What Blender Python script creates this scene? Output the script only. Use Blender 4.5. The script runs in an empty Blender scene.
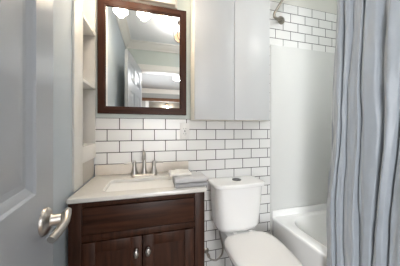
import bpy, bmesh, math, random
from math import sin, cos, pi, radians
from mathutils import Vector, Matrix

scene = bpy.context.scene
COL = scene.collection
random.seed(4)

# ------------------------------------------------------------------ camera
cam_d = bpy.data.cameras.new('camera')
cam = bpy.data.objects.new('camera', cam_d)
COL.objects.link(cam)
cam_d.sensor_width = 36.0
cam_d.sensor_fit = 'HORIZONTAL'
cam_d.lens = 36.0 * 182.0 / 400.0
cam_d.shift_y = -3.5 / 400.0
cam_d.clip_start = 0.02
cam.location = (0, 0, 1.15)
cam.rotation_euler = (pi / 2, 0, -radians(14.77))
scene.camera = cam

# ------------------------------------------------------------------ world, exposure
w = bpy.data.worlds.new('world')
scene.world = w
w.use_nodes = True
w.node_tree.nodes['Background'].inputs[0].default_value = (0.75, 0.82, 0.9, 1)
w.node_tree.nodes['Background'].inputs[1].default_value = 0.3
vs = scene.view_settings
scene.display_settings.display_device = 'sRGB'
vs.view_transform = 'Standard'
vs.look = 'None'
vs.gamma = 1.0
vs.use_curve_mapping = False
vs.exposure = 0.97
scene.cycles.use_denoising = True
scene.cycles.max_bounces = 10
scene.cycles.diffuse_bounces = 6

P_VANITY = 0.75      # each bulb over the mirror
P_CEIL = 2.6       # bathroom ceiling light
P_HALL = 12.0       # hall dome
P_ALCOVE = 6.0
P_TUB = 5.2         # unseen light added over the tub
P_FILL_FAR = 14.0     # fill from the added window beyond the hall
P_FILL_SIDE = 135.0   # fill from the invented window in the hall's left wall
C_WARM = (1.0, 0.86, 0.70)
C_CEIL = (1.0, 0.975, 0.945)
C_HALL = (0.97, 0.98, 1.0)


def light(name, kind, loc, power, color, size=0.05, rot=None, parent=None):
    d = bpy.data.lights.new(name, kind)
    d.energy = power
    d.color = color
    if kind == 'POINT':
        d.shadow_soft_size = size
    elif kind == 'AREA':
        d.shape = 'DISK'
        d.size = size
    o = bpy.data.objects.new(name, d)
    COL.objects.link(o)
    o.location = loc
    if rot:
        o.rotation_euler = rot
    if parent:
        o.parent = parent
    return o


# ------------------------------------------------------------------ materials
def mat(name, color, rough=0.5, metal=0.0, spec=0.5, noise=0.0, nscale=20.0, bump=0.0, bscale=60.0,
        coat=0.0, sheen=0.0, emit=None, estr=0.0):
    m = bpy.data.materials.new(name)
    m.use_nodes = True
    nt = m.node_tree
    b = nt.nodes['Principled BSDF']
    b.inputs['Base Color'].default_value = (*color, 1)
    b.inputs['Roughness'].default_value = rough
    b.inputs['Metallic'].default_value = metal
    b.inputs['Specular IOR Level'].default_value = spec
    b.inputs['Coat Weight'].default_value = coat
    b.inputs['Coat Roughness'].default_value = 0.08
    b.inputs['Sheen Weight'].default_value = sheen
    if emit:
        b.inputs['Emission Color'].default_value = (*emit, 1)
        b.inputs['Emission Strength'].default_value = estr
    tc = nt.nodes.new('ShaderNodeTexCoord')
    if noise > 0:
        n = nt.nodes.new('ShaderNodeTexNoise')
        n.inputs['Scale'].default_value = nscale
        n.inputs['Detail'].default_value = 5
        nt.links.new(tc.outputs['Object'], n.inputs['Vector'])
        mx = nt.nodes.new('ShaderNodeMix')
        mx.data_type = 'RGBA'
        mx.inputs[6].default_value = (*[c * (1 - noise) for c in color], 1)
        mx.inputs[7].default_value = (*[min(1, c * (1 + noise)) for c in color], 1)
        nt.links.new(n.outputs['Fac'], mx.inputs[0])
        nt.links.new(mx.outputs[2], b.inputs['Base Color'])
    if bump > 0:
        n2 = nt.nodes.new('ShaderNodeTexNoise')
        n2.inputs['Scale'].default_value = bscale
        n2.inputs['Detail'].default_value = 4
        nt.links.new(tc.outputs['Object'], n2.inputs['Vector'])
        bp = nt.nodes.new('ShaderNodeBump')
        bp.inputs['Strength'].default_value = bump
        bp.inputs['Distance'].default_value = 0.004
        nt.links.new(n2.outputs['Fac'], bp.inputs['Height'])
        nt.links.new(bp.outputs['Normal'], b.inputs['Normal'])
    return m


def tile_mat(name):
    m = bpy.data.materials.new(name)
    m.use_nodes = True
    nt = m.node_tree
    b = nt.nodes['Principled BSDF']
    tc = nt.nodes.new('ShaderNodeTexCoord')
    sp = nt.nodes.new('ShaderNodeSeparateXYZ')
    nt.links.new(tc.outputs['Object'], sp.inputs[0])
    W, H = 0.1555, 0.0786
    ax = nt.nodes.new('ShaderNodeMath')
    ax.inputs[1].default_value = 0.216 + 0.5 * W + 20 * W
    az = nt.nodes.new('ShaderNodeMath')
    az.inputs[1].default_value = -1.15 + 20 * H
    nt.links.new(sp.outputs['X'], ax.inputs[0])
    nt.links.new(sp.outputs['Z'], az.inputs[0])
    cb = nt.nodes.new('ShaderNodeCombineXYZ')
    nt.links.new(ax.outputs[0], cb.inputs[0])
    nt.links.new(az.outputs[0], cb.inputs[1])
    br = nt.nodes.new('ShaderNodeTexBrick')
    br.offset = 0.5
    br.offset_frequency = 2
    br.squash = 1.0
    br.inputs['Color1'].default_value = (0.77, 0.765, 0.755, 1)
    br.inputs['Color2'].default_value = (0.72, 0.715, 0.705, 1)
    br.inputs['Mortar'].default_value = (0.045, 0.042, 0.04, 1)
    br.inputs['Scale'].default_value = 1.0
    br.inputs['Mortar Size'].default_value = 0.0030
    br.inputs['Mortar Smooth'].default_value = 0.25
    br.inputs['Bias'].default_value = -0.2
    br.inputs['Brick Width'].default_value = W
    br.inputs['Row Height'].default_value = H
    nt.links.new(cb.outputs[0], br.inputs['Vector'])
    nt.links.new(br.outputs['Color'], b.inputs['Base Color'])
    mr = nt.nodes.new('ShaderNodeMapRange')
    mr.inputs['To Min'].default_value = 0.28
    mr.inputs['To Max'].default_value = 0.8
    nt.links.new(br.outputs['Fac'], mr.inputs['Value'])
    nt.links.new(mr.outputs[0], b.inputs['Roughness'])
    inv = nt.nodes.new('ShaderNodeMath')
    inv.operation = 'SUBTRACT'
    inv.inputs[0].default_value = 1.0
    nt.links.new(br.outputs['Fac'], inv.inputs[1])
    nz = nt.nodes.new('ShaderNodeTexNoise')
    nz.inputs['Scale'].default_value = 14
    nt.links.new(tc.outputs['Object'], nz.inputs['Vector'])
    ma = nt.nodes.new('ShaderNodeMath')
    ma.operation = 'MULTIPLY_ADD'
    ma.inputs[1].default_value = 0.25
    nt.links.new(nz.outputs['Fac'], ma.inputs[0])
    nt.links.new(inv.outputs[0], ma.inputs[2])
    bp = nt.nodes.new('ShaderNodeBump')
    bp.inputs['Strength'].default_value = 0.5
    bp.inputs['Distance'].default_value = 0.0015
    nt.links.new(ma.outputs[0], bp.inputs['Height'])
    nt.links.new(bp.outputs['Normal'], b.inputs['Normal'])
    return m


def wood_mat(name, c1, c2, rough=0.3, axis='X', spec=0.25):
    m = bpy.data.materials.new(name)
    m.use_nodes = True
    nt = m.node_tree
    b = nt.nodes['Principled BSDF']
    tc = nt.nodes.new('ShaderNodeTexCoord')
    mp = nt.nodes.new('ShaderNodeMapping')
    s = {'X': (2.0, 30, 30), 'Z': (30, 30, 2.0), 'Y': (30, 2.0, 30)}[axis]
    mp.inputs['Scale'].default_value = s
    nt.links.new(tc.outputs['Object'], mp.inputs[0])
    n = nt.nodes.new('ShaderNodeTexNoise')
    n.inputs['Scale'].default_value = 2.0
    n.inputs['Detail'].default_value = 8
    n.inputs['Distortion'].default_value = 0.6
    nt.links.new(mp.outputs[0], n.inputs['Vector'])
    cr = nt.nodes.new('ShaderNodeValToRGB')
    cr.color_ramp.elements[0].position = 0.3
    cr.color_ramp.elements[0].color = (*c1, 1)
    cr.color_ramp.elements[1].position = 0.72
    cr.color_ramp.elements[1].color = (*c2, 1)
    nt.links.new(n.outputs['Fac'], cr.inputs[0])
    nt.links.new(cr.outputs[0], b.inputs['Base Color'])
    b.inputs['Roughness'].default_value = rough
    b.inputs['Specular IOR Level'].default_value = spec
    return m


M = {}
M['paint'] = mat('green_grey_paint', (0.60, 0.655, 0.62), 0.6, noise=0.03, nscale=6, bump=0.05)
M['paint_left'] = mat('blue_grey_paint', (0.50, 0.56, 0.615), 0.55, noise=0.03, nscale=6, bump=0.05)
M['ceiling'] = mat('ceiling_white', (0.84, 0.87, 0.90), 0.8, noise=0.02)
M['trim'] = mat('trim_white', (0.80, 0.79, 0.76), 0.35, noise=0.02, nscale=8)
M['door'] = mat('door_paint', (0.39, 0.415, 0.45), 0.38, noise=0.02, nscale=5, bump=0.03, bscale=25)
M['tile'] = tile_mat('subway_tile')
M['tile_edge'] = mat('tile_edge_glaze', (0.72, 0.71, 0.70), 0.2, noise=0.02)
M['surround'] = mat('acrylic_white', (0.64, 0.645, 0.63), 0.5, spec=0.3, noise=0.01, nscale=3)
M['tub'] = mat('tub_enamel', (0.86, 0.86, 0.85), 0.14, noise=0.01, nscale=4, coat=0.3)
M['floor'] = mat('floor_tile', (0.35, 0.32, 0.29), 0.35, noise=0.15, nscale=9)
M['hallfloor'] = wood_mat('hall_floor_wood', (0.16, 0.09, 0.05), (0.28, 0.17, 0.09), 0.35, 'Y')
M['counter'] = mat('cultured_stone', (0.71, 0.69, 0.65), 0.22, noise=0.06, nscale=45, coat=0.2)
M['splash'] = mat('cultured_stone_splash', (0.69, 0.635, 0.575), 0.3, noise=0.06, nscale=45)
M['basin'] = mat('basin_white', (0.93, 0.925, 0.91), 0.12, noise=0.01, coat=0.2)
M['espresso'] = wood_mat('espresso_wood', (0.022, 0.0080, 0.0040), (0.066, 0.0235, 0.0115), 0.4, 'X')
M['espresso_v'] = wood_mat('espresso_wood_upright', (0.022, 0.0080, 0.0040), (0.066, 0.0235, 0.0115), 0.4, 'Z')
M['frame_h'] = wood_mat('mirror_frame_wood', (0.030, 0.012, 0.008), (0.062, 0.025, 0.015), 0.36, 'X', 0.12)
M['frame_v'] = wood_mat('mirror_frame_wood_upright', (0.030, 0.012, 0.008), (0.062, 0.025, 0.015), 0.36, 'Z', 0.12)
M['mirror'] = mat('silvered_glass', (0.93, 0.95, 0.945), 0.0, metal=1.0, noise=0.002)
M['nickel'] = mat('brushed_nickel', (0.46, 0.435, 0.405), 0.33, metal=1.0, noise=0.05, nscale=60)
M['nickel_dark'] = mat('aged_nickel', (0.32, 0.29, 0.25), 0.32, metal=1.0, noise=0.08, nscale=60)
M['chrome'] = mat('chrome', (0.75, 0.75, 0.75), 0.08, metal=1.0, noise=0.01)
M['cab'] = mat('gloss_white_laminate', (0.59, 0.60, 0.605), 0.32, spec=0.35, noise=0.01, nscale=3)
M['cab_side'] = mat('melamine_warm_lit', (0.90, 0.87, 0.80), 0.4, noise=0.01)  # bright cream carries the warm bulb light on the cabinet side
M['porcelain'] = mat('porcelain', (0.86, 0.86, 0.85), 0.08, noise=0.01, nscale=4, coat=0.4)
M['seat'] = mat('seat_plastic', (0.90, 0.885, 0.865), 0.25, noise=0.01, nscale=4)
M['dark'] = mat('dark_gap', (0.02, 0.02, 0.02), 0.6, noise=0.05)
M['plastic'] = mat('outlet_plastic', (0.80, 0.79, 0.77), 0.3, noise=0.01)
M['towel'] = mat('grey_terry', (0.64, 0.64, 0.645), 0.95, noise=0.10, nscale=180, bump=0.8, bscale=420, sheen=0.4)
M['towel_dark'] = mat('grey_terry_deep', (0.42, 0.42, 0.43), 0.95, noise=0.12, nscale=180, bump=0.8, bscale=420, sheen=0.4)
M['cloth'] = mat('cream_terry', (0.88, 0.855, 0.81), 0.95, noise=0.05, nscale=180, bump=0.8, bscale=420, sheen=0.4)
M['curtain'] = mat('curtain_satin', (0.22, 0.245, 0.272), 0.5, noise=0.05, nscale=30, bump=0.35, bscale=38, sheen=0.5)
M['liner'] = mat('liner_white', (0.8, 0.8, 0.8), 0.4, noise=0.02)
M['shade'] = mat('lit_frosted_glass', (0.9, 0.87, 0.8), 0.3, noise=0.01, emit=(1.0, 0.86, 0.68), estr=8.0)
M['bulb'] = mat('lit_bulb', (1, 0.95, 0.85), 0.3, noise=0.01, emit=(1.0, 0.85, 0.65), estr=4)
M['dome'] = mat('lit_dome_glass', (0.9, 0.9, 0.9), 0.3, noise=0.01, emit=(0.95, 0.97, 1.0), estr=3.0)
M['fillpane'] = mat('fill_pane_glow', (.8, .85, .9), .2, noise=.01, emit=(.9, .95, 1), estr=1.0)  # glowing pane of the two added fill windows
M['shade_dim'] = mat('frosted_glass_dim', (0.85, 0.78, 0.68), 0.3, noise=0.03, emit=(1.0, 0.72, 0.48), estr=.4)
M['satin'] = mat('satin_nickel', (0.74, 0.69, 0.62), 0.5, metal=0.6, noise=0.03)
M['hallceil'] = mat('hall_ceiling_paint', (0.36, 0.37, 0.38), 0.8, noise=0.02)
M['button'] = mat('dark_chrome', (0.16, 0.16, 0.165), 0.25, metal=1.0, noise=0.02)
M['lining'] = mat('shelf_lining_shaded', (0.60, 0.59, 0.57), 0.5, noise=0.02)  # white lining, greyed to paint in the shade of the niche
M['lowpanel'] = mat('side_panel_paint', (0.52, 0.49, 0.45), 0.5, noise=0.03)
M['cream'] = mat('cream_wall_paint', (0.66, 0.65, 0.61), 0.6, noise=0.02)
M['bronze'] = mat('dark_bronze', (0.05, 0.035, 0.028), 0.4, metal=0.8, noise=0.1)
M['amber'] = mat('lit_amber_glass', (0.9, 0.7, 0.5), 0.3, noise=0.02, emit=(1.0, 0.62, 0.35), estr=.5)
M['beam'] = wood_mat('hall_header_wood', (0.12, 0.055, 0.03), (0.22, 0.11, 0.06), 0.4, 'X')
M['hose'] = mat('braided_steel', (0.35, 0.33, 0.30), 0.4, metal=0.9, noise=0.3, nscale=300)
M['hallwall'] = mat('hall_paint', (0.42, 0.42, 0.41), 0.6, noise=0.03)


# ------------------------------------------------------------------ mesh helpers
def finish(name, bm, material, parent=None, smooth=True, angle=35, loc=None):
    bmesh.ops.recalc_face_normals(bm, faces=bm.faces)
    me = bpy.data.meshes.new(name)
    bm.to_mesh(me)
    bm.free()
    mats = material if isinstance(material, (list, tuple)) else [material]
    for m in mats:
        me.materials.append(m)
    if smooth:
        for p in me.polygons:
            p.use_smooth = True
        me.set_sharp_from_angle(angle=radians(angle))
    o = bpy.data.objects.new(name, me)
    COL.objects.link(o)
    if parent:
        o.parent = parent
    if loc:
        o.location = loc
    return o


def NB():
    return bmesh.new()


def box(bm, x0, x1, y0, y1, z0, z1, bev=0.0, seg=2, mi=0, mtx=None):
    v = [bm.verts.new((x, y, z)) for x in (x0, x1) for y in (y0, y1) for z in (z0, z1)]
    idx = [(0, 1, 3, 2), (4, 6, 7, 5), (0, 4, 5, 1), (2, 3, 7, 6), (0, 2, 6, 4), (1, 5, 7, 3)]
    fs = [bm.faces.new([v[i] for i in f]) for f in idx]
    for f in fs:
        f.material_index = mi
    geom = v
    if bev > 0:
        es = list({e for f in fs for e in f.edges})
        r = bmesh.ops.bevel(bm, geom=es, offset=bev, segments=seg, profile=0.5, affect='EDGES')
        for f in r['faces']:
            f.material_index = mi
        geom = list({vv for f in r['faces'] for vv in f.verts} | {vv for vv in v if vv.is_valid})
    if mtx is not None:
        bmesh.ops.transform(bm, matrix=mtx, verts=geom)
    return geom


def loft(bm, loops, cap0=True, cap1=True, mi=0):
    rings = [[bm.verts.new(p) for p in L] for L in loops]
    n = len(rings[0])
    for a, b in zip(rings[:-1], rings[1:]):
        for i in range(n):
            f = bm.faces.new((a[i], a[(i + 1) % n], b[(i + 1) % n], b[i]))
            f.material_index = mi
    if cap0:
        bm.faces.new(list(reversed(rings[0]))).material_index = mi
    if cap1:
        bm.faces.new(rings[-1]).material_index = mi
    return rings


def rrect(x0, x1, y0, y1, z, r, k=6, bow=0.0, bowback=0.0):
    """rounded rectangle loop at height z; bow pushes the y0 side out towards -y"""
    pts = []
    r = min(r, (x1 - x0) / 2.001, (y1 - y0) / 2.001)
    for (cx, cy, a0) in ((x1 - r, y1 - r, 0), (x0 + r, y1 - r, 90), (x0 + r, y0 + r, 180), (x1 - r, y0 + r, 270)):
        for i in range(k + 1):
            a = radians(a0 + 90 * i / k)
            pts.append([cx + r * cos(a), cy + r * sin(a)])
        if a0 == 180:
            for i in range(1, 10):
                pts.append([x0 + r + (x1 - x0 - 2 * r) * i / 10, y0])
    xm, hw = (x0 + x1) / 2, (x1 - x0) / 2
    ym = (y0 + y1) / 2
    out = []
    for x, y in pts:
        if bow and y < ym:
            y -= bow * (1 - ((x - xm) / hw) ** 2) * (ym - y) / (ym - y0)
        out.append((x, y, z))
    return out


def lathe(bm, prof, n=24, mtx=None, mi=0, cap0=True, cap1=True):
    loops = []
    for r, z in prof:
        L = [Vector((r * cos(2 * pi * i / n), r * sin(2 * pi * i / n), z)) for i in range(n)]
        if mtx is not None:
            L = [mtx @ p for p in L]
        loops.append(L)
    loft(bm, loops, cap0, cap1, mi)


def smooth_path(pts, sub=8):
    P = [Vector(p) for p in pts]
    out = []
    for i in range(len(P) - 1):
        p0 = P[i - 1] if i > 0 else P[i] * 2 - P[i + 1]
        p3 = P[i + 2] if i + 2 < len(P) else P[i + 1] * 2 - P[i]
        p1, p2 = P[i], P[i + 1]
        for k in range(sub):
            t = k / sub
            out.append(0.5 * ((2 * p1) + (p2 - p0) * t + (2 * p0 - 5 * p1 + 4 * p2 - p3) * t * t
                              + (3 * p1 - p0 - 3 * p2 + p3) * t ** 3))
    out.append(P[-1])
    return out


def tube(bm, pts, rad, n=12, sub=8, mi=0, flat=None):
    """tube along a smoothed path; rad is one radius or one per control point"""
    path = smooth_path(pts, sub) if sub > 1 else [Vector(p) for p in pts]
    N = len(path)
    if isinstance(rad, (int, float)):
        rr = [rad] * N
    else:
        rr = []
        for i in range(N):
            t = i / (N - 1) * (len(rad) - 1)
            k = min(int(t), len(rad) - 2)
            rr.append(rad[k] + (rad[k + 1] - rad[k]) * (t - k))
    loops = []
    up = None
    for i, p in enumerate(path):
        d = (path[min(i + 1, N - 1)] - path[max(i - 1, 0)]).normalized()
        if up is None:
            up = Vector((0, 0, 1)) if abs(d.z) < 0.9 else Vector((0, 1, 0))
        s = d.cross(up).normalized()
        up = s.cross(d).normalized()
        f = flat or 1.0
        loops.append([p + (s * cos(2 * pi * j / n) + up * f * sin(2 * pi * j / n)) * rr[i] for j in range(n)])
    loft(bm, loops, True, True, mi)


def extrude_profile_x(bm, prof, x0, x1, mi=0):
    loft(bm, [[(x0, y, z) for y, z in prof], [(x1, y, z) for y, z in prof]], True, True, mi)


def thing(name, label, cat, loc=(0, 0, 0), group=None, rotz=0.0):
    o = bpy.data.objects.new(name, None)
    COL.objects.link(o)
    o.empty_display_size = 0.05
    o.location = loc
    o.rotation_euler = (0, 0, rotz)
    tag(o, label, cat, group)
    return o


def tag(o, label, cat, group=None):
    o['label'] = label
    o['category'] = cat
    if group:
        o['group'] = group
    return o


def struct(name, bm, m, smooth=False, label=None, parent=None):
    o = finish(name, bm, m, parent, smooth)
    if not parent:
        o['kind'] = 'structure'
    if label:
        o['label'] = label
    return o


def part(name, bm, m, parent, smooth=True, angle=35, label=None):
    """bm in WORLD coordinates; parent empty keeps only a location"""
    root = parent
    off = Vector((0, 0, 0))
    q = parent
    while q is not None:
        off += Vector(q.location)
        q = q.parent
    bmesh.ops.translate(bm, vec=-off, verts=bm.verts)
    o = finish(name, bm, m, parent, smooth, angle)
    if label:
        o['label'] = label
    return o


# ------------------------------------------------------------------ the room
YB = 1.35      # face of the tiled back wall
YP = 1.356     # painted face behind it
XL = -0.372    # left wall
XR = 1.76      # right wall
YF = -0.17     # front wall (doorway), room side
HC = 2.44
DX0, DX1, DH = -0.165, 0.62, 2.04   # doorway

bm = NB(); box(bm, XL - 0.1, XR + 0.1, YF - 0.12, YP + 0.1, -0.1, 0)
struct('floor', bm, M['floor'])
bm = NB(); box(bm, XL - 0.1, XR + 0.1, YF - 0.12, YP + 0.1, HC, HC + 0.1)
struct('ceiling', bm, M['ceiling'])

bm = NB()
box(bm, XL - 0.1, XR + 0.1, YP, YP + 0.1, 0, HC, mi=0)
box(bm, XL, 0.95, YB, YP, 0, 1.15 + 0.0786, mi=1)              # tile to one row under the mirror
box(bm, 0.80, 0.974, YB, YP, 1.15 + 0.0786, 1.15 + 14 * 0.0786, mi=1)
box(bm, 0.974, XR, YB, YP, 1.86, 1.15 + 14 * 0.0786, mi=1)
box(bm, 0.95, 0.974, YB, YP, 0, 1.15 + 0.0786, mi=1)
box(bm, 0.974, XR, YB, YP, 0, 1.86, mi=2)
box(bm, 0.80, XR, YB + .001, YP, 1.15 + 14 * 0.0786, HC, mi=3)
struct('wall_back', bm, [M['paint'], M['tile'], M['tile_edge'], M['cream']],
       label='back wall in white brick-laid tile with dark grout below grey-green paint')

# left wall with the hole of the built-in shelf
NY0, NY1, NZ0, NZ1 = 1.113, 1.344, 1.056, 2.24
bm = NB()
box(bm, XL - 0.1, XL, YF - 0.12, NY0, 0, HC)
box(bm, XL - 0.1, XL, NY1, YP + 0.1, 0, HC)
box(bm, XL - 0.1, XL, NY0, NY1, 0, NZ0)
box(bm, XL - 0.1, XL, NY0, NY1, NZ1, HC)
box(bm, XL - 0.12, XL - 0.1, NY0 - 0.05, NY1 + 0.05, NZ0 - 0.05, NZ1 + 0.05)
struct('wall_left', bm, M['paint_left'])

bm = NB(); box(bm, XR, XR + 0.1, YF - 0.12, YP + 0.1, 0, HC)
struct('wall_right', bm, M['paint'])

bm = NB()
box(bm, XL - 0.1, DX0, YF - 0.12, YF, 0, HC)
box(bm, DX1, XR + 0.1, YF - 0.12, YF, 0, HC)
box(bm, DX0, DX1, YF - 0.12, YF, DH, HC)
struct('wall_front', bm, M['paint'])

# door lining and casing
bm = NB()
cw = 0.085
for y0, y1 in ((YF, YF + 0.016), (YF - 0.136, YF - 0.12)):
    box(bm, DX0 - cw, DX0 + 0.004, y0, y1, 0, DH + cw, 0.004)
    box(bm, DX1 - 0.004, DX1 + cw, y0, y1, 0, DH + cw, 0.004)
    box(bm, DX0 + 0.004, DX1 - 0.004, y0, y1, DH - 0.004, DH + cw, 0.004)
box(bm, DX0, DX0 + 0.012, YF - 0.12, YF, 0, DH)
box(bm, DX1 - 0.012, DX1, YF - 0.12, YF, 0, DH)
box(bm, DX0, DX1, YF - 0.12, YF, DH - 0.012, DH)
struct('trim_1', bm, M['trim'], label='white casing around the doorway')


def crown(bm, p0, p1, nrm, h=0.10, d=0.085, z=HC):
    """crown moulding from p0 to p1, nrm points into the room"""
    prof = [(0, 0), (0, -h), (0.012, -h), (0.016, -h * .82), (0.03, -h * .66), (d * .7, -h * .3), (d * .85, -h * .2), (d, -h * .16), (d, 0)]
    nx, ny = nrm
    loft(bm, [[(p[0] + nx * a, p[1] + ny * a, z + b) for a, b in prof] for p in (p0, p1)])


bm = NB()
crown(bm, (XL, YF), (0.96, YF), (0, 1))
crown(bm, (XL, YF), (XL, YP), (1, 0))
struct('trim_2', bm, M['trim'], label='white crown moulding of the bathroom')

# ------------------------------------------------------------------ hall seen in the mirror
HX0, HX1, HY0, HY1 = -1.5, 2.6, -3.35, YF - 0.12
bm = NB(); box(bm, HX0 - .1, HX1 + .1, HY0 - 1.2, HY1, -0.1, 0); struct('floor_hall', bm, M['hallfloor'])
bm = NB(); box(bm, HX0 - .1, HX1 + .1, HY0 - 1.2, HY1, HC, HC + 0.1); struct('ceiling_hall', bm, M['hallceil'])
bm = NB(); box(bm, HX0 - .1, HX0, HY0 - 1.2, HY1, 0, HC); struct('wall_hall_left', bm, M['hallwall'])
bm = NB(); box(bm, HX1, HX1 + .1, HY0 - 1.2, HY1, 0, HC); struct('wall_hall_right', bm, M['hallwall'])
bm = NB()
AX0, AX1, AH = -0.10, 1.0, 2.06
box(bm, HX0, -0.75, HY0 - .1, HY0, 0, HC)
box(bm, -0.40, AX0, HY0 - .1, HY0, 0, HC)
box(bm, AX1, HX1, HY0 - .1, HY0, 0, HC)
box(bm, AX0, AX1, HY0 - .1, HY0, AH, HC)
box(bm, -0.75, -0.40, HY0 - .1, HY0, 2.0, HC)
box(bm, HX0, HX1, HY0 - 1.2, HY0 - 1.1, 0, HC)
struct('wall_hall_far', bm, M['hallwall'])
bm = NB()
crown(bm, (HX0, HY0), (HX1, HY0), (0, 1), h=0.13, d=0.1)
box(bm, AX0 - 0.10, AX0, HY0, HY0 + 0.02, 0, AH, 0.004)
box(bm, AX1, AX1 + 0.10, HY0, HY0 + 0.02, 0, AH, 0.004)
struct('trim_3', bm, M['trim'], label='white mouldings at the far end of the hall')
bm = NB(); box(bm, HX0 + .6, AX1 + 0.5, HY0, HY0 + 0.035, AH, AH + 0.10, 0.006)
struct('trim_4', bm, M['beam'], label='brown wooden header over the opening at the far end of the hall')

# ------------------------------------------------------------------ door leaf, open against the left wall
DW, DT, DHT = 0.715, 0.035, 2.025
door_rot = radians(98.2)
bm = NB()
xs = [0, .110, .311, .412, .613, DW]
zs = [0.012, .24, .80, 1.012, 1.60, 1.70, 1.92, DHT]
pan_x = {1, 3}
pan_z = {1, 3, 5}
for side in (0, 1):
    yb = 0.0 if side == 0 else DT
    sg = 1 if side == 0 else -1
    for i in range(5):
        for j in range(7):
            x0, x1, z0, z1 = xs[i], xs[i + 1], zs[j], zs[j + 1]
            if i in pan_x and j in pan_z:
                steps = [(0, 0), (.005, .004), (.012, .006), (.02, .010), (.032, .010), (.038, .0085), (.072, .002)]
                prev = None
                for ins, dep in steps:
                    L = [bm.verts.new((x, yb + sg * dep, z)) for x, z in
                         ((x0 + ins, z0 + ins), (x1 - ins, z0 + ins), (x1 - ins, z1 - ins), (x0 + ins, z1 - ins))]
                    if prev:
                        for k in range(4):
                            bm.faces.new((prev[k], prev[(k + 1) % 4], L[(k + 1) % 4], L[k]))
                    prev = L
                bm.faces.new(prev)
            else:
                bm.faces.new([bm.verts.new((x, yb, z)) for x, z in ((x0, z0), (x1, z0), (x1, z1), (x0, z1))])
for quad in (((0, 0, zs[0]), (0, DT, zs[0]), (0, DT, DHT), (0, 0, DHT)),
             ((DW, 0, zs[0]), (DW, DT, zs[0]), (DW, DT, DHT), (DW, 0, DHT)),
             ((0, 0, DHT), (DW, 0, DHT), (DW, DT, DHT), (0, DT, DHT)),
             ((0, 0, zs[0]), (DW, 0, zs[0]), (DW, DT, zs[0]), (0, DT, zs[0]))):
    bm.faces.new([bm.verts.new(p) for p in quad])
bmesh.ops.remove_doubles(bm, verts=bm.verts, dist=1e-5)
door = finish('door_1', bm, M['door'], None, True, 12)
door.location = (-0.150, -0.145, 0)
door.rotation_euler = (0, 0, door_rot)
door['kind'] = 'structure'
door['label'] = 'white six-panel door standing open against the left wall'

for sgn, y0, nm in ((-1, 0.0, 'door_handle'), (1, DT, 'door_handle')):
    hx, hz = DW - 0.062, 0.936
    A = Matrix.Translation((hx, y0, hz)) @ Matrix.Rotation(radians(90 if sgn < 0 else -90), 4, 'X')
    bm = NB()
    lathe(bm, [(0.031, 0), (0.031, 0.004), (0.0285, 0.008), (0.022, 0.011), (0.0145, 0.014), (0.0125, 0.018), (0.0125, 0.043), (0.011, 0.046)], 28, A)
    h = finish(nm, bm, M['nickel'], door)
    h['label'] = 'brushed nickel lever handle'
    bm = NB()
    yy = y0 + sgn * 0.043
    tube(bm, [(hx + 0.016, yy, hz + 0.013), (hx, yy, hz + 0.009), (hx - 0.025, yy + sgn * .004, hz + 0.002), (hx - 0.045, yy - sgn * .002, hz - 0.007), (hx - 0.066, yy - sgn * .010, hz - 0.014)],
         [0.008, 0.011, 0.009, 0.0095, 0.0085], 14, 8)
    finish('lever', bm, M['nickel'], h)
for hz in (0.25, 1.02, 1.80):
    bm = NB()
    lathe(bm, [(0.006, 0), (0.006, 0.09)], 12, Matrix.Translation((-0.004, -0.006, hz)))
    box(bm, 0.001, 0.035, -0.0025, 0.0, hz, hz + 0.09)
    finish('hinge', bm, M['nickel'], door)

# ------------------------------------------------------------------ built-in shelf in the left wall
SX = -0.362
t = thing('recessed_shelf', 'white recessed shelf built into the left wall above the countertop', 'shelf', (SX, 1.2, 0.85))
bm = NB()
box(bm, XL, SX, 1.003, NY0, 0.8475, 2.33, 0.0012)
box(bm, XL, SX, NY0, 1.349, 0.966, NZ0, 0.0012)
box(bm, XL, SX, NY0, 1.349, NZ1, 2.33, 0.0012)
part('face_frame', bm, M['trim'], t)
bm = NB()
NX = XL - 0.098
box(bm, NX, NX + 0.004, NY0, NY1, NZ0, NZ1)
box(bm, NX + 0.004, SX, NY0, NY0 + 0.004, NZ0 + 0.0, NZ1)
box(bm, NX + 0.004, SX, NY1 - 0.009, NY1, NZ0, NZ1)
box(bm, NX + 0.004, SX, NY0 + 0.004, NY1 - 0.009, NZ0, NZ0 + 0.005)
box(bm, NX + 0.004, SX, NY0 + 0.004, NY1 - 0.009, NZ1 - 0.005, NZ1)
part('lining', bm, M['lining'], t, False)
for z in (1.412, 1.763, 2.06):
    bm = NB(); box(bm, NX + 0.004, SX, NY0 + 0.004, NY1 - 0.009, z, z + 0.017, 0.0015)
    part('shelf_board', bm, M['trim'], t)
bm = NB(); box(bm, XL, XL + 0.004, NY0, 1.329, 0.8475, 0.966)
part('lower_panel', bm, M['lowpanel'], t, False)

# ------------------------------------------------------------------ vanity cabinet
VX0, VX1, VY0, VY1 = -0.358, 0.268, 0.922, 1.345
ZT = 0.824
t = thing('vanity_cabinet', 'espresso brown wooden vanity cabinet under the pale countertop', 'cabinet', (-0.042, 1.13, 0))
bm = NB()
box(bm, VX0, VX0 + 0.016, VY0 + 0.02, VY1, 0, ZT, 0.001)
box(bm, VX1 - 0.016, VX1, VY0 + 0.02, VY1, 0, ZT, 0.001)
box(bm, VX0 + 0.016, VX1 - 0.016, VY1 - 0.01, VY1, 0.1, ZT)
box(bm, VX0 + 0.016, VX1 - 0.016, VY0 + 0.02, VY1 - 0.01, 0.1, 0.116)
box(bm, VX0 + 0.016, VX1 - 0.016, VY0 + 0.07, VY0 + 0.085, 0, 0.1)
part('carcass', bm, M['espresso_v'], t)
SW = 0.053
bm = NB()
box(bm, VX0, VX0 + SW, VY0, VY0 + 0.02, 0, ZT, 0.0012)
box(bm, VX1 - SW, VX1, VY0, VY0 + 0.02, 0, ZT, 0.0012)
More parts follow.
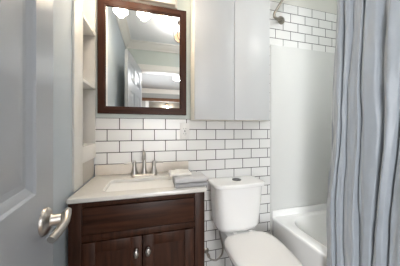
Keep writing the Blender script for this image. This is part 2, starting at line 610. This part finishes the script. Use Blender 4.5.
box(bm, VX0 + SW, VX1 - SW, VY0, VY0 + 0.02, 0.800, ZT, 0.0012)
box(bm, VX0 + SW, VX1 - SW, VY0, VY0 + 0.02, 0.642, 0.672, 0.0012)
box(bm, VX0 + SW, VX1 - SW, VY0, VY0 + 0.02, 0.1, 0.15, 0.0012)
part('face_frame', bm, M['espresso_v'], t)
bm = NB()
box(bm, VX0 + SW + .003, VX1 - SW - .003, VY0 - 0.003, VY0 + 0.016, 0.675, 0.797, 0.003, 2)
part('false_drawer_front', bm, M['espresso'], t)
VM = (VX0 + VX1) / 2
for s in (-1, 1):
    xa, xb = (VX0 + SW + .003, VM - .0015) if s < 0 else (VM + .0015, VX1 - SW - .003)
    za, zb = 0.153, 0.639
    y0, y1 = VY0 - 0.004, VY0 + 0.016
    r = 0.052
    bm = NB()
    box(bm, xa, xa + r, y0, y1, za, zb, 0.0018)
    box(bm, xb - r, xb, y0, y1, za, zb, 0.0018)
    box(bm, xa + r, xb - r, y0, y1, za, za + r, 0.0018)
    box(bm, xa + r, xb - r, y0, y1, zb - r, zb, 0.0018)
    box(bm, xa + r - .004, xb - r + .004, y0 + 0.009, y1 - 0.003, za + r - .004, zb - r + .004)
    d = part('door', bm, M['espresso_v'], t)
    kx = VM + s * 0.027
    bm = NB()
    A = Matrix.Translation((kx, y0, 0.568)) @ Matrix.Rotation(radians(90), 4, 'X') @ Matrix.Diagonal((0.8, 1.25, 1, 1))
    lathe(bm, [(0.011, 0), (0.010, 0.003), (0.006, 0.006), (0.006, 0.012), (0.013, 0.015), (0.0155, 0.020), (0.0145, 0.025), (0.010, 0.029), (0.003, 0.0305)], 24, A)
    part('knob', bm, M['nickel'], d, label='oval brushed nickel knob')

# countertop with integral basin
CX0, CX1, CY0, CY1, CZ0, CZ1 = -0.3605, 0.277, 0.907, 1.349, 0.825, 0.846
HX = (-0.238, 0.152, 0.975, 1.200)
t = thing('countertop', 'pale stone vanity countertop with a sunken white basin', 'countertop', (-0.042, 1.13, CZ0))
bm = NB()
e = 0.004
hole = rrect(*HX, CZ1, 0.03)
loft(bm, [rrect(HX[0], HX[1], HX[2], HX[3], CZ0, .03),
          rrect(CX0 + e, CX1 - e, CY0 + e, CY1 - e, CZ0, .004),
          rrect(CX0, CX1, CY0, CY1, CZ0 + e, .006), rrect(CX0, CX1, CY0, CY1, CZ1 - e, .006),
          rrect(CX0 + .0012, CX1 - .0012, CY0 + .0012, CY1 - .0012, CZ1 - .0012, .006),
          rrect(CX0 + e, CX1 - e, CY0 + e, CY1 - e, CZ1, .006),
          rrect(HX[0] - .002, HX[1] + .002, HX[2] - .002, HX[3] + .002, CZ1, .032),
          rrect(HX[0], HX[1], HX[2], HX[3], CZ1 - .002, .03),
          rrect(HX[0], HX[1], HX[2], HX[3], CZ0, .03)], False, False)
bmesh.ops.remove_doubles(bm, verts=bm.verts, dist=1e-6)
part('slab', bm, M['counter'], t)
bm = NB()
hx0, hx1, hy0, hy1 = HX
def rr(i, z, r): return rrect(hx0 + i, hx1 - i, hy0 + i, hy1 - i, z, r)
loft(bm, [rr(-.008, CZ0 - .001, .035), rr(0.0005, CZ0 - .001, .03), rr(.003, CZ0 - .03, .035), rr(.010, CZ0 - .08, .045), rr(.022, CZ0 - .105, .05),
          rr(.045, CZ0 - .116, .045), rr(.09, CZ0 - .120, .02), rr(.09, CZ0 - .128, .02), rr(.04, CZ0 - .125, .045), rr(.012, CZ0 - .112, .05), rr(-.004, CZ0 - .03, .04), rr(-.008, CZ0 - .006, .035)],
     True, False)
part('basin', bm, M['basin'], t)
bm = NB()
lathe(bm, [(0.022, 0), (0.022, 0.002), (0.017, 0.003), (0.012, 0.001)], 24, Matrix.Translation((-.043, 1.09, CZ0 - .1205)))
part('drain', bm, M['nickel'], t)
bm = NB()
box(bm, -0.3605, 0.262, 1.330, 1.349, CZ1 + .0003, CZ1 + 0.068, 0.003)
part('backsplash', bm, M['splash'], t)

# ------------------------------------------------------------------ faucet
FX, FY, FZ = -0.050, 1.268, CZ1 + .0004
t = thing('faucet', 'brushed nickel two-handle faucet standing behind the basin', 'faucet', (FX, FY, FZ))
bm = NB()
loft(bm, [rrect(FX - .086, FX + .086, FY - .027, FY + .027, FZ, .026), rrect(FX - .086, FX + .086, FY - .027, FY + .027, FZ + .006, .026),
          rrect(FX - .080, FX + .080, FY - .022, FY + .022, FZ + .011, .022), rrect(FX - .07, FX + .07, FY - .014, FY + .014, FZ + .0125, .014)])
part('base_plate', bm, M['nickel'], t)
bm = NB()
lathe(bm, [(0.022, .010), (0.021, .016), (0.0165, .03), (0.0135, .05), (0.0125, .07), (.0115, .09)], 20, Matrix.Translation((FX, FY, FZ)))
tube(bm, [(FX, FY, FZ + .08), (FX, FY + .001, FZ + .115), (FX, FY - .012, FZ + .145), (FX, FY - .045, FZ + .158), (FX, FY - .08, FZ + .146), (FX, FY - .096, FZ + .118)],
     [.0115, .011, .0105, .010, .0098, .0105], 14, 8)
part('spout', bm, M['nickel'], t)
for s in (-1, 1):
    bm = NB()
    hx = FX + s * 0.062
    lathe(bm, [(0.025, .008), (0.0235, .016), (0.018, .032), (0.0135, .052), (0.0115, .068), (.012, .072), (.0125, .084), (.0105, .092), (.004, .095)], 20, Matrix.Translation((hx, FY, FZ)))
    hd = part('handle', bm, M['nickel'], t)
    bm = NB()
    tube(bm, [(hx + s * .008, FY, FZ + .080), (hx + s * .03, FY - .004, FZ + .083), (hx + s * .062, FY - .008, FZ + .081)], [.0055, .0048, .0052], 10, 6)
    part('lever', bm, M['nickel'], hd)


# ------------------------------------------------------------------ towels
def folded(name, x0, x1, y0, y1, z0, layer, nl, material, label, seed, sag=0.0):
    """folded cloth: nl layers, folds facing the front (y0); open edges at the back"""
    rnd = random.Random(seed)
    bm = NB()
    outline = []
    H = layer * nl
    # front side: scalloped, every two layers one rounded fold
    nf = nl // 2
    fh = H / nf
    front = []
    for k in range(nf):
        for i in range(9):
            a = -pi / 2 + pi * i / 8
            front.append((y0 + fh * .5 - cos(a) * fh * .5, z0 + fh * (k + .5) + sin(a) * fh * .492))
    back = []
    for k in reversed(range(nl)):
        for i in range(5):
            a = pi / 2 - pi * i / 4
            back.append((y1 + cos(a) * layer * .35 + (k % 2) * .002, z0 + layer * (k + .5) + sin(a) * layer * .49))
    top = [(y0 + (y1 - y0) * i / 8, z0 + H) for i in range(1, 8)]
    bot = [(y1 - (y1 - y0) * i / 8, z0) for i in range(1, 8)]
    prof = front + top + back + bot
    loops = []
    NXS = 15
    for i in range(NXS):
        u = i / (NXS - 1)
        x = x0 + (x1 - x0) * u
        edge = max(0, abs(u - .5) * 2 - .86) / .14
        L = []
        for (y, z) in prof:
            zz = z0 + (z - z0) * (1 - .10 * edge * edge)
            f = (z - z0) / H
            zz += f * (.0016 * sin(u * 9 + seed + y * 30) + .001 * sin(u * 21 + 2 * seed)) - f * sag * edge
            yy = y + .0015 * sin(u * 11 + z * 150 + seed)
            L.append((x, yy, max(z0, zz)))
        loops.append(L)
    loft(bm, loops)
    o = finish(name, bm, material, None, True, 50)
    # origin at the base
    c = Vector(((x0 + x1) / 2, (y0 + y1) / 2, z0))
    o.data.transform(Matrix.Translation(-c))
    o.location = c
    return o


o = folded('folded_towel', 0.116, 0.288, 0.934, 1.060, CZ1 + .0006, 0.0105, 2, M['towel_dark'], '', 1)
tag(o, 'dark grey folded towel at the bottom of the pile on the countertop', 'towel', 'folded towels on the countertop')
o = folded('folded_towel', 0.113, 0.285, 0.932, 1.062, CZ1 + .0245, 0.0135, 2, M['towel'], '', 2)
tag(o, 'light grey folded towel in the middle of the pile, under the cream washcloth', 'towel', 'folded towels on the countertop')
o = folded('folded_washcloth', 0.092, 0.208, 0.968, 1.062, CZ1 + .0535, 0.0085, 2, M['cloth'], '', 3, 0.002)
tag(o, 'small cream folded washcloth on top of the grey towels', 'washcloth')

# ------------------------------------------------------------------ mirror
MX0, MX1, MZ0, MZ1 = -0.349, 0.247, 1.257, 2.030
fw = 0.050
t = thing('mirror', 'rectangular mirror with a dark brown wooden frame above the faucet', 'mirror', ((MX0 + MX1) / 2, 1.345, MZ0))
yf, yk = 1.330, 1.3555


def frame_bar(pts_out, pts_in):
    """mitred bar with a small inner step"""
    b = NB()
    loops = []
    for (ox, oz), (ix, iz) in zip(pts_out, pts_in):
        def at(f, y): return (ox + (ix - ox) * f, y, oz + (iz - oz) * f)
        loops.append([at(0, yk), at(0, yf + .003), at(.05, yf), at(.78, yf), at(.82, yf + .003), at(.97, yf + .004), at(1, yf + .007), at(1, yk)])
    loft(b, loops)
    return b


o4 = [(MX0, MZ0), (MX1, MZ0), (MX1, MZ1), (MX0, MZ1)]
i4 = [(MX0 + fw, MZ0 + fw), (MX1 - fw, MZ0 + fw), (MX1 - fw, MZ1 - fw), (MX0 + fw, MZ1 - fw)]
for k, nm in ((0, 'frame_bottom_rail'), (1, 'frame_side_rail'), (2, 'frame_top_rail'), (3, 'frame_side_rail')):
    b = frame_bar([o4[k], o4[(k + 1) % 4]], [i4[k], i4[(k + 1) % 4]])
    part(nm, b, M['frame_h'] if k % 2 == 0 else M['frame_v'], t, True, 25)
bm = NB()
box(bm, MX0 + fw - .004, MX1 - fw + .004, 1.3415, 1.3465, MZ0 + fw - .004, MZ1 - fw + .004)
part('mirror_glass', bm, M['mirror'], t, False)

# ------------------------------------------------------------------ vanity light bar
LZ = 2.045
t = thing('vanity_light', 'three-shade brushed nickel light bar on the wall above the mirror', 'wall lamp', (-0.055, 1.33, LZ))
bm = NB()
box(bm, -0.30, 0.165, 1.305, 1.3555, LZ, LZ + 0.105, 0.008, 3)
box(bm, -0.30, 0.18, 1.335, 1.3555, LZ - .004, LZ + 0.115, 0.006, 2)
part('backplate', bm, M['satin'], t)
for lx in (-0.24, -0.0635, 0.108):
    LY_ = 1.13
    zb = LZ + .035
    bm = NB()
    tube(bm, [(lx, 1.306, LZ + .055), (lx, 1.25, LZ + .11), (lx, 1.18, LZ + .172), (lx, LY_ + .004, LZ + .175), (lx, LY_, LZ + .152)], .008, 10, 6)
    lathe(bm, [(.006, .162), (.022, .155), (.024, .129), (.02, .119)], 20, Matrix.Translation((lx, LY_, LZ)))
    arm = part('arm', bm, M['nickel'], t)
    bm = NB()
    lathe(bm, [(.022, .086), (.034, .080), (.046, .06), (.052, .03), (.054, .004), (.0535, 0), (.051, .002), (.049, .03), (.043, .058), (.031, .077), (.02, .082)], 28,
          Matrix.Translation((lx, LY_, zb)), 0, False, False)
    part('glass_shade', bm, M['shade_dim'] if lx > 0 else M['shade'], t)
    bm = NB()
    lathe(bm, [(.003, .018), (.014, .022), (.020, .024), (.018, .05), (.011, .066), (.011, .08)], 16, Matrix.Translation((lx, LY_, zb)))
    part('bulb', bm, M['bulb'], t)
    light('vanity_bulb_glow', 'POINT', (lx - t.location.x, LY_ - t.location.y, zb - 0.012 - t.location.z), P_VANITY * (.35 if lx > 0 else 1.2), C_WARM, 0.03, None, t)

# ------------------------------------------------------------------ outlet
t = thing('electrical_outlet', 'white electrical outlet on the tile below the mirror corner', 'outlet', (0.237, 1.348, 1.137))
bm = NB(); box(bm, .202, .272, 1.3445, 1.3497, 1.079, 1.197, .003)
part('cover_plate', bm, M['plastic'], t)
bm = NB(); box(bm, .220, .254, 1.342, 1.3447, 1.104, 1.172, .001)
rc = part('receptacle', bm, M['plastic'], t)
bm = NB()
for z in (1.156, 1.120):
    box(bm, .2285, .231, 1.3412, 1.3421, z - .005, z + .005)
    box(bm, .243, .2455, 1.3412, 1.3421, z - .005, z + .005)
    box(bm, .235, .239, 1.3412, 1.3421, z - .012, z - .008)
part('slots', bm, M['dark'], rc, False)
bm = NB()
box(bm, .232, .242, 1.3405, 1.3421, 1.1385, 1.1425, .0005); box(bm, .232, .242, 1.3405, 1.3421, 1.1325, 1.1365, .0005)
part('test_buttons', bm, M['dark'], rc, False)

# ------------------------------------------------------------------ cabinet above the toilet
KX0, KX1, KY0, KY1, KZ0, KZ1 = 0.282, 0.873, 1.212, 1.349, 1.218, 2.16
t = thing('overhead_cabinet', 'glossy white two-door cabinet hung on the wall above the toilet', 'cabinet', ((KX0 + KX1) / 2, 1.30, KZ0))
bm = NB()
yd = KY0 + 0.018
box(bm, KX0, KX0 + .016, yd, KY1, KZ0, KZ1, .0008)
box(bm, KX1 - .016, KX1, yd, KY1, KZ0, KZ1, .0008)
box(bm, KX0 + .016, KX1 - .016, yd, KY1, KZ0, KZ0 + .016, .0008)
box(bm, KX0 + .016, KX1 - .016, yd, KY1, KZ1 - .016, KZ1, .0008)
box(bm, KX0 + .016, KX1 - .016, KY1 - .006, KY1, KZ0 + .016, KZ1 - .016)
part('carcass', bm, M['cab_side'], t)
xm = 0.5775
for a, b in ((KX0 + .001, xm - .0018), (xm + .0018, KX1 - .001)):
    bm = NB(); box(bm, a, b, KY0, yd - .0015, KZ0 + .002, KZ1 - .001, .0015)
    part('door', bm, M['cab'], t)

# ------------------------------------------------------------------ toilet
TX = 0.604
t = thing('toilet', 'white two-piece toilet with closed lid between vanity and bathtub', 'toilet', (TX, 1.1, 0))
bm = NB()
loft(bm, [rrect(.470, .740, 1.190, 1.320, .432, .045, bow=.010),
          rrect(.450, .760, 1.178, 1.330, .440, .050, bow=.016),
          rrect(.438, .770, 1.168, 1.334, .47, .050, bow=.020),
          rrect(.427, .781, 1.160, 1.336, .62, .048, bow=.023),
          rrect(.421, .787, 1.156, 1.336, .745, .046, bow=.024)])
tank = part('tank', bm, M['porcelain'], t, True, 50)
bm = NB()
la = (.409, .799, 1.145, 1.340)
def lr(i, z, r=.032): return rrect(la[0] + i, la[1] - i, la[2] + i, la[3] - i, z, r, bow=.026)
loft(bm, [lr(.012, .7455), lr(.002, .748), lr(0, .752), lr(0, .767), lr(.001, .7705), lr(.005, .7735), lr(.014, .7745), lr(.06, .775, .03)])
lid_t = part('tank_lid', bm, M['porcelain'], t, True, 50)
bm = NB()
lathe(bm, [(.034, .774), (.034, .778), (.031, .780), (.028, .778), (.026, .779), (.002, .7795)], 28, Matrix.Translation((.610, 1.243, 0)))
fb = part('flush_button', bm, M['button'], t, label='round dark chrome flush button')


def egg(cx, yb, yfnt, hw, z, n=56, sq=3.6, ymax=0.36):
    """toilet seat outline: squarish back at yb, rounded front at yfnt; widest at ymax of the length from the back"""
    ym = yb - (yb - yfnt) * ymax
    pts = []
    for i in range(n):
        a = 2 * pi * i / n
        c, s = cos(a), sin(a)
        if s >= 0:
            x = math.copysign(abs(c) ** (2 / sq), c) * hw
            y = ym + (yb - ym) * abs(s) ** (2 / sq)
        else:
            x = math.copysign(abs(c) ** (2 / 2.1), c) * hw
            y = ym - (ym - yfnt) * abs(s) ** (2 / 2.1)
        pts.append((cx + x, y, z))
    return pts


BX = .622
bm = NB()
loft(bm, [egg(BX - .005, 1.20, .74, .105, 0.0, sq=4), egg(BX - .005, 1.20, .74, .105, .02, sq=4), egg(BX - .005, 1.19, .76, .095, .06, sq=4),
          egg(BX - .004, 1.16, .77, .100, .15, sq=3), egg(BX - .003, 1.14, .73, .115, .24), egg(BX, 1.135, .69, .146, .32),
          egg(BX, 1.135, .665, .164, .365), egg(BX, 1.135, .660, .168, .385), egg(BX, 1.13, .665, .165, .392)])
loft(bm, [rrect(.525, .705, 1.06, 1.32, .25, .04), rrect(.51, .72, 1.05, 1.333, .33, .04), rrect(.498, .732, 1.05, 1.336, .40, .04), rrect(.503, .727, 1.055, 1.333, .4135, .035)])
loft(bm, [rrect(.50, .71, 1.20, 1.31, .412, .04), rrect(.50, .71, 1.20, 1.31, .4325, .04)])
bowl = part('bowl', bm, M['porcelain'], t, True, 50)
bm = NB()
loft(bm, [egg(BX, 1.155, .658, .178, .394), egg(BX, 1.155, .655, .182, .397), egg(BX, 1.155, .655, .182, .408), egg(BX, 1.155, .658, .179, .411)])
part('seat', bm, M['seat'], t, True, 50)
bm = NB()
loft(bm, [egg(BX, 1.158, .656, .180, .4125), egg(BX, 1.156, .652, .184, .415), egg(BX, 1.156, .652, .184, .421), egg(BX, 1.154, .657, .180, .4265), egg(BX, 1.13, .68, .160, .4295), egg(BX, 1.08, .75, .10, .431), egg(BX, 1.0, .85, .04, .4315)])
part('seat_lid', bm, M['seat'], t, True, 50)
for s in (-1, 1):
    bm = NB()
    lathe(bm, [(.0075, -.012), (.0075, .012)], 12, Matrix.Translation((BX + s * .06, 1.170, .4215)) @ Matrix.Rotation(pi / 2, 4, 'Y'))
    part('seat_hinge', bm, M['seat'], t)

t = thing('water_supply_line', 'braided hose and shut-off valve on the tile left of the toilet', 'supply hose', (.41, 1.34, .21))
bm = NB()
lathe(bm, [(.022, 0), (.022, .003), (.014, .006), (.008, .007), (.008, .05), (.011, .05), (.011, .07), (.004, .072)], 18, Matrix.Translation((.405, 1.3497, .214)) @ Matrix.Rotation(pi / 2, 4, 'X'))
part('shutoff_valve', bm, M['nickel_dark'], t)
bm = NB()
tube(bm, [(.405, 1.288, .208), (.425, 1.282, .186), (.465, 1.278, .180), (.505, 1.275, .215), (.512, 1.272, .27), (.498, 1.268, .33), (.484, 1.262, .39), (.482, 1.262, .431)], .0062, 10, 8)
part('braided_hose', bm, M['hose'], t)

# ------------------------------------------------------------------ bathtub and surround
t = thing('bathtub', 'white alcove bathtub partly behind the grey curtain', 'bathtub', (1.36, 0.6, 0))
bm = NB()
TX0, TX1, TY0, TY1, TZ = 0.984, 1.755, -0.165, 1.336, 0.410
bx = (1.075, 1.690, 0.00, 1.275)
def br_(i, z, r): return rrect(bx[0] + i, bx[1] - i, bx[2] + i * 1.2, bx[3] - i, z, r, k=10)
def orr(i, z, r): return rrect(TX0 + i, TX1 - i * .2, TY0 + i * .2, TY1 - i * .2, z, r, k=10)
loft(bm, [orr(.02, 0.0, .004), orr(.02, .05, .004), orr(.012, .06, .004), orr(.006, TZ - .03, .004), orr(0, TZ - .022, .004), orr(0, TZ - .006, .006), orr(.002, TZ - .002, .006), orr(.008, TZ, .006),
          br_(-.012, TZ, .17), br_(-.004, TZ - .003, .162), br_(0, TZ - .012, .158), br_(.02, TZ - .12, .14), br_(.05, TZ - .26, .12), br_(.075, TZ - .30, .10), br_(.12, TZ - .318, .08), br_(.25, TZ - .322, .02)],
     True, True)
part('tub_shell', bm, M['tub'], t, True, 50)
bm = NB()
box(bm, TX0 + .002, TX1, TY1 - .006, 1.3425, TZ - .02, .4645, .004)
part('tile_flange', bm, M['tub'], t)

t = thing('tub_surround', 'smooth white surround panels lining the tub alcove', 'wall panel', (1.36, 1.345, .466))
bm = NB()
box(bm, 0.984, 1.7525, 1.338, 1.3497, .466, 1.872, .003)
part('end_panel', bm, M['surround'], t)
bm = NB()
box(bm, 1.7525, 1.7597, YF + .001, 1.3497, .466, 1.872, .002)
part('long_panel', bm, M['surround'], t)
bm = NB()
box(bm, 0.974, 0.984, 1.341, 1.3497, 0.0, 1.872, .002)
part('edge_strip', bm, M['surround'], t)

# ------------------------------------------------------------------ shower arm
FXx, FZz = 1.083, 2.098
t = thing('shower_fixture', 'aged nickel shower pipe curving up from the tiled wall above the tub', 'shower', (FXx, 1.349, FZz))
bm = NB()
lathe(bm, [(.036, 0), (.035, .005), (.027, .012), (.016, .015), (.011, .018)], 24, Matrix.Translation((FXx, 1.3497, FZz)) @ Matrix.Rotation(pi / 2, 4, 'X'))
part('flange', bm, M['nickel_dark'], t)
bm = NB()
tube(bm, [(FXx, 1.345, FZz), (FXx - .012, 1.315, FZz - .008), (FXx - .06, 1.298, FZz - .028), (FXx - .103, 1.292, FZz - .026), (FXx - .113, 1.29, FZz + .0),
          (FXx - .085, 1.275, FZz + .055), (FXx - .042, 1.25, FZz + .13), (FXx + .01, 1.19, FZz + .19), (FXx + .03, 1.12, FZz + .20), (FXx + .04, 1.07, FZz + .18)], .0105, 14, 8)
part('pipe', bm, M['nickel_dark'], t)
bm = NB()
A = Matrix.Translation((FXx + .04, 1.07, FZz + .18)) @ Matrix.Rotation(radians(195), 4, 'X')
lathe(bm, [(.012, -.01), (.014, .01), (.022, .02), (.048, .04), (.052, .05), (.049, .054), (.01, .055)], 24, A)
part('spray_head', bm, M['nickel_dark'], t)

# ------------------------------------------------------------------ shower curtain and rod
t = thing('curtain_rod', 'brushed nickel curtain rod spanning the tub alcove near the ceiling', 'curtain rod', (.936, .59, 2.335))
bm = NB()
lathe(bm, [(.0125, 0), (.0125, YB - YF - .014)], 16, Matrix.Translation((.936, YB - .006, 2.335)) @ Matrix.Rotation(pi / 2, 4, 'X'))
part('rod', bm, M['nickel'], t)
for y, rx in ((1.3495, 90), (YF + .0005, -90)):
    bm = NB()
    lathe(bm, [(.034, 0), (.034, .006), (.018, .02), (.014, .03)], 20, Matrix.Translation((.936, y, 2.335)) @ Matrix.Rotation(radians(rx), 4, 'X'))
    part('end_bracket', bm, M['nickel'], t)

CXM = 0.926


PLEATS = [(0, .016), (.012, .010), (.030, -.002), (.050, -.012), (.056, -.008), (.062, .024), (.069, -.006), (.078, -.020), (.092, -.012), (.100, .012),
          (.107, -.008), (.120, -.020), (.142, -.016), (.150, .026), (.158, -.004), (.172, -.022), (.196, -.014), (.210, .016), (.222, -.010), (.245, -.022),
          (.268, -.012), (.278, .024), (.288, -.010), (.315, -.022), (.345, -.010), (.357, .024), (.37, -.012), (.40, -.022), (.43, -.010), (.445, .034),
          (.46, -.012), (.49, -.022), (.52, -.010), (.535, .024), (.55, -.012), (.58, -.022), (.61, -.010), (.625, .024), (.64, -.012), (.67, -.022),
          (.70, -.010), (.715, .024), (.73, -.012), (.76, -.022), (.79, -.010), (.805, .024), (.82, -.012), (.85, -.022), (.90, -.010)]


def pleat(d):
    d = max(0.0, min(.899, d))
    for (d0, x0), (d1, x1) in zip(PLEATS[:-1], PLEATS[1:]):
        if d <= d1:
            f = (d - d0) / (d1 - d0)
            f = f * f * (3 - 2 * f)
            return x0 + (x1 - x0) * f
    return 0.0


def ss(v, a, b):
    f = max(0.0, min(1.0, (v - a) / (b - a)))
    return f * f * (3 - 2 * f)


def curtain_surface(u, v):
    """u 0 at the free far edge -> 1 at the front wall; v 0 top -> 1 bottom"""
    z = 2.305 - v * (2.305 - 0.06)
    yfree = 0.748 + .020 * ss(v, .22, .48) + .034 * ss(v, .45, .72) + .003 * sin(v * 19)
    y = yfree + (-.12 - yfree) * (u ** 1.0)
    d = u * .89                                   # metres of rail from the free edge
    dw = d + .012 * sin(v * 3.3 + d * 14) + .008 * sin(v * 7.1 + d * 31) + .003 * sin(v * 17 + d * 60)
    x = CXM
    x += pleat(dw) * (.62 + .05 * v)
    x += .004 * sin(d * 62 + v * 2.2) + .003 * sin(d * 117 - v * 3.0 + 1.1)
    x += (.0022 + .005 * max(0, v - .30) * math.exp(-(d / .06) ** 2)) * sin(v * 41 + d * 60) * sin(d * 47 + v * 9) + .0016 * sin(v * 77 - d * 90) * sin(v * 13 + d * 31)
    y += .004 * sin(d * 75 + v * 1.4)
    if u < .03:      # hem rolled back
        x += (.03 - u) * .35
    return Vector((x, y, z))


bm = NB()
NU, NV = 380, 120
G = [[bm.verts.new(curtain_surface(i / NU, j / NV)) for i in range(NU + 1)] for j in range(NV + 1)]
for j in range(NV):
    for i in range(NU):
        bm.faces.new((G[j][i], G[j][i + 1], G[j + 1][i + 1], G[j + 1][i]))
t = thing('shower_curtain', 'blue-grey satin shower curtain hanging in folds at the right', 'curtain', (CXM, .33, .06))
cur = part('fabric', bm, M['curtain'], t, True, 180)
sm = cur.modifiers.new('thickness', 'SOLIDIFY')
sm.thickness = .0012
for k in range(10):
    y = .715 - k * .085
    bm = NB()
    tube(bm, [(CXM + .01 + .020 * cos(a), y, 2.329 + .026 * sin(a)) for a in [2 * pi * i / 16 for i in range(17)]], .0018, 8, 1)
    part('curtain_ring', bm, M['nickel'], t)

# ------------------------------------------------------------------ bathroom ceiling light (seen in the mirror)
LX, LY = 0.36, 0.50
t = thing('ceiling_light', 'ornate dark wire ceiling light reflected at the mirror edge', 'ceiling lamp', (LX, LY, HC))
bm = NB()
lathe(bm, [(.065, 0), (.065, -.012), (.05, -.022), (.012, -.03), (.008, -.075), (.012, -.08)], 28, Matrix.Translation((LX, LY, HC - .0004)))
part('canopy', bm, M['bronze'], t)
bm = NB()
lathe(bm, [(.100, -.165), (.096, -.185), (.080, -.212), (.05, -.232), (.004, -.240), (.004, -.236), (.048, -.228), (.076, -.208), (.092, -.183), (.096, -.165)], 28, Matrix.Translation((LX, LY, HC)), 0, False, False)
part('glass_bowl', bm, M['amber'], t)
for k in range(6):
    a = 2 * pi * k / 6 + .3
    c, s = cos(a), sin(a)
    bm = NB()
    def pp(r, z): return (LX + r * c, LY + r * s, HC + z)
    tube(bm, [pp(.012, -.07), pp(.05, -.055), pp(.095, -.075), pp(.112, -.12), pp(.104, -.165), pp(.085, -.15), pp(.080, -.125)], .0035, 8, 8)
    tube(bm, [pp(.104, -.165), pp(.104, -.19), pp(.085, -.218), pp(.05, -.239), pp(.006, -.245)], .003, 8, 8)
    part('scroll_arm', bm, M['bronze'], t)
light('ceiling_light_glow', 'AREA', (0, 0, -.185), P_CEIL, C_CEIL, .14, (pi, 0, 0), t)

# ------------------------------------------------------------------ hall lamps
HLX, HLY = 0.62, -1.6
t = thing('ceiling_light', 'round flush dome light on the hall ceiling, reflected in the mirror', 'ceiling lamp', (HLX, HLY, HC))
bm = NB(); lathe(bm, [(.17, 0), (.17, -.02), (.16, -.025)], 32, Matrix.Translation((HLX, HLY, HC - .0004)))
part('rim', bm, M['nickel'], t)
bm = NB(); lathe(bm, [(.158, -.022), (.15, -.05), (.12, -.08), (.07, -.098), (.01, -.104)], 32, Matrix.Translation((HLX, HLY, HC)))
part('glass_dome', bm, M['dome'], t)
light('hall_light_glow', 'AREA', (0, 0, -.108), P_HALL, C_HALL, .28, None, t)

t = thing('wall_sconce', 'small warm lamp glowing in the opening beyond the hall', 'wall lamp', (.55, HY0 - 1.09, 2.1))
bm = NB(); box(bm, .51, .59, HY0 - 1.0995, HY0 - 1.07, 2.06, 2.14, .005)
part('backplate', bm, M['bronze'], t)
bm = NB(); lathe(bm, [(.02, 0), (.05, -.10), (.045, -.10), (.016, -.004)], 20, Matrix.Translation((.55, HY0 - 1.02, 2.12)), 0, False, False)
part('lamp_shade', bm, M['amber'], t)
light('sconce_glow', 'POINT', (0, .12, -.12), P_ALCOVE, C_WARM, .05, None, t)

# unseen ceiling light added to brighten the tub and surround
t = thing('added_flush_light', 'added unseen flush ceiling light brightening the tub alcove', 'ceiling lamp', (1.36, .28, HC))
bm = NB(); lathe(bm, [(.20, 0), (.20, -.012), (.185, -.014), (.18, -.003)], 40, Matrix.Translation((1.36, .28, HC - .0004)))
part('trim_ring', bm, M['trim'], t)
bm = NB(); lathe(bm, [(.179, -.005), (.15, -.009), (.005, -.010)], 32, Matrix.Translation((1.36, .28, HC)))
part('lens', bm, M['dome'], t)
light('added_flush_glow', 'POINT', (0, 0, -.13), P_TUB, C_CEIL, .06, None, t)

# unseen window added beyond the hall to light the back wall
bm = NB()
wx0, wx1, wz0, wz1, wy = -.05, 0.95, .35, 1.80, HY0 - 1.0995
for a in (wx0, (wx0 + wx1) / 2 - .02, wx1 - .04):
    box(bm, a, a + .04, wy, wy + .04, wz0, wz1, .003)
for z in (wz0, (wz0 + wz1) / 2 - .02, wz1 - .04):
    box(bm, wx0 + .04, wx1 - .04, wy, wy + .036, z, z + .04, .003)
wf = struct('fill_window_1', bm, M['trim'], label='added unseen window beyond the hall, a fill light for the bathroom')
bm = NB(); box(bm, wx0 + .02, wx1 - .02, wy + .002, wy + .008, wz0 + .02, wz1 - .02)
finish('fill_window_pane', bm, M['fillpane'], wf, False)
wl = light('added_fill', 'AREA', ((wx0 + wx1) / 2, wy + .06, (wz0 + wz1) / 2), P_FILL_FAR, C_HALL, 1.0, (radians(84), 0, 0))
wl.data.spread = radians(95)
wl.data.shape = 'RECTANGLE'
wl.data.size = wx1 - wx0
wl.data.size_y = wz1 - wz0

# invented window in the hall's left wall, lights toilet, tub and curtain
bm = NB()
wy0, wy1, wz0, wz1, wx = -3.1, -1.5, .55, 2.0, HX0 + .0005
for a in (wy0, (wy0 + wy1) / 2 - .02, wy1 - .04):
    box(bm, wx, wx + .04, a, a + .04, wz0, wz1, .003)
for z in (wz0, (wz0 + wz1) / 2 - .02, wz1 - .04):
    box(bm, wx, wx + .036, wy0 + .04, wy1 - .04, z, z + .04, .003)
wf = struct('fill_window_2', bm, M['trim'], label='added unseen window in the hall side wall, lighting the bathroom')
bm = NB(); box(bm, wx + .002, wx + .008, wy0 + .02, wy1 - .02, wz0 + .02, wz1 - .02)
finish('fill_window_pane', bm, M['fillpane'], wf, False)
wl = light('added_fill', 'AREA', (wx + .06, (wy0 + wy1) / 2, (wz0 + wz1) / 2), P_FILL_SIDE, C_HALL, 1.0, (radians(70), 0, radians(-70)))
wl.data.spread = radians(130)
wl.data.shape = 'RECTANGLE'
wl.data.size = wy1 - wy0
wl.data.size_y = wz1 - wz0
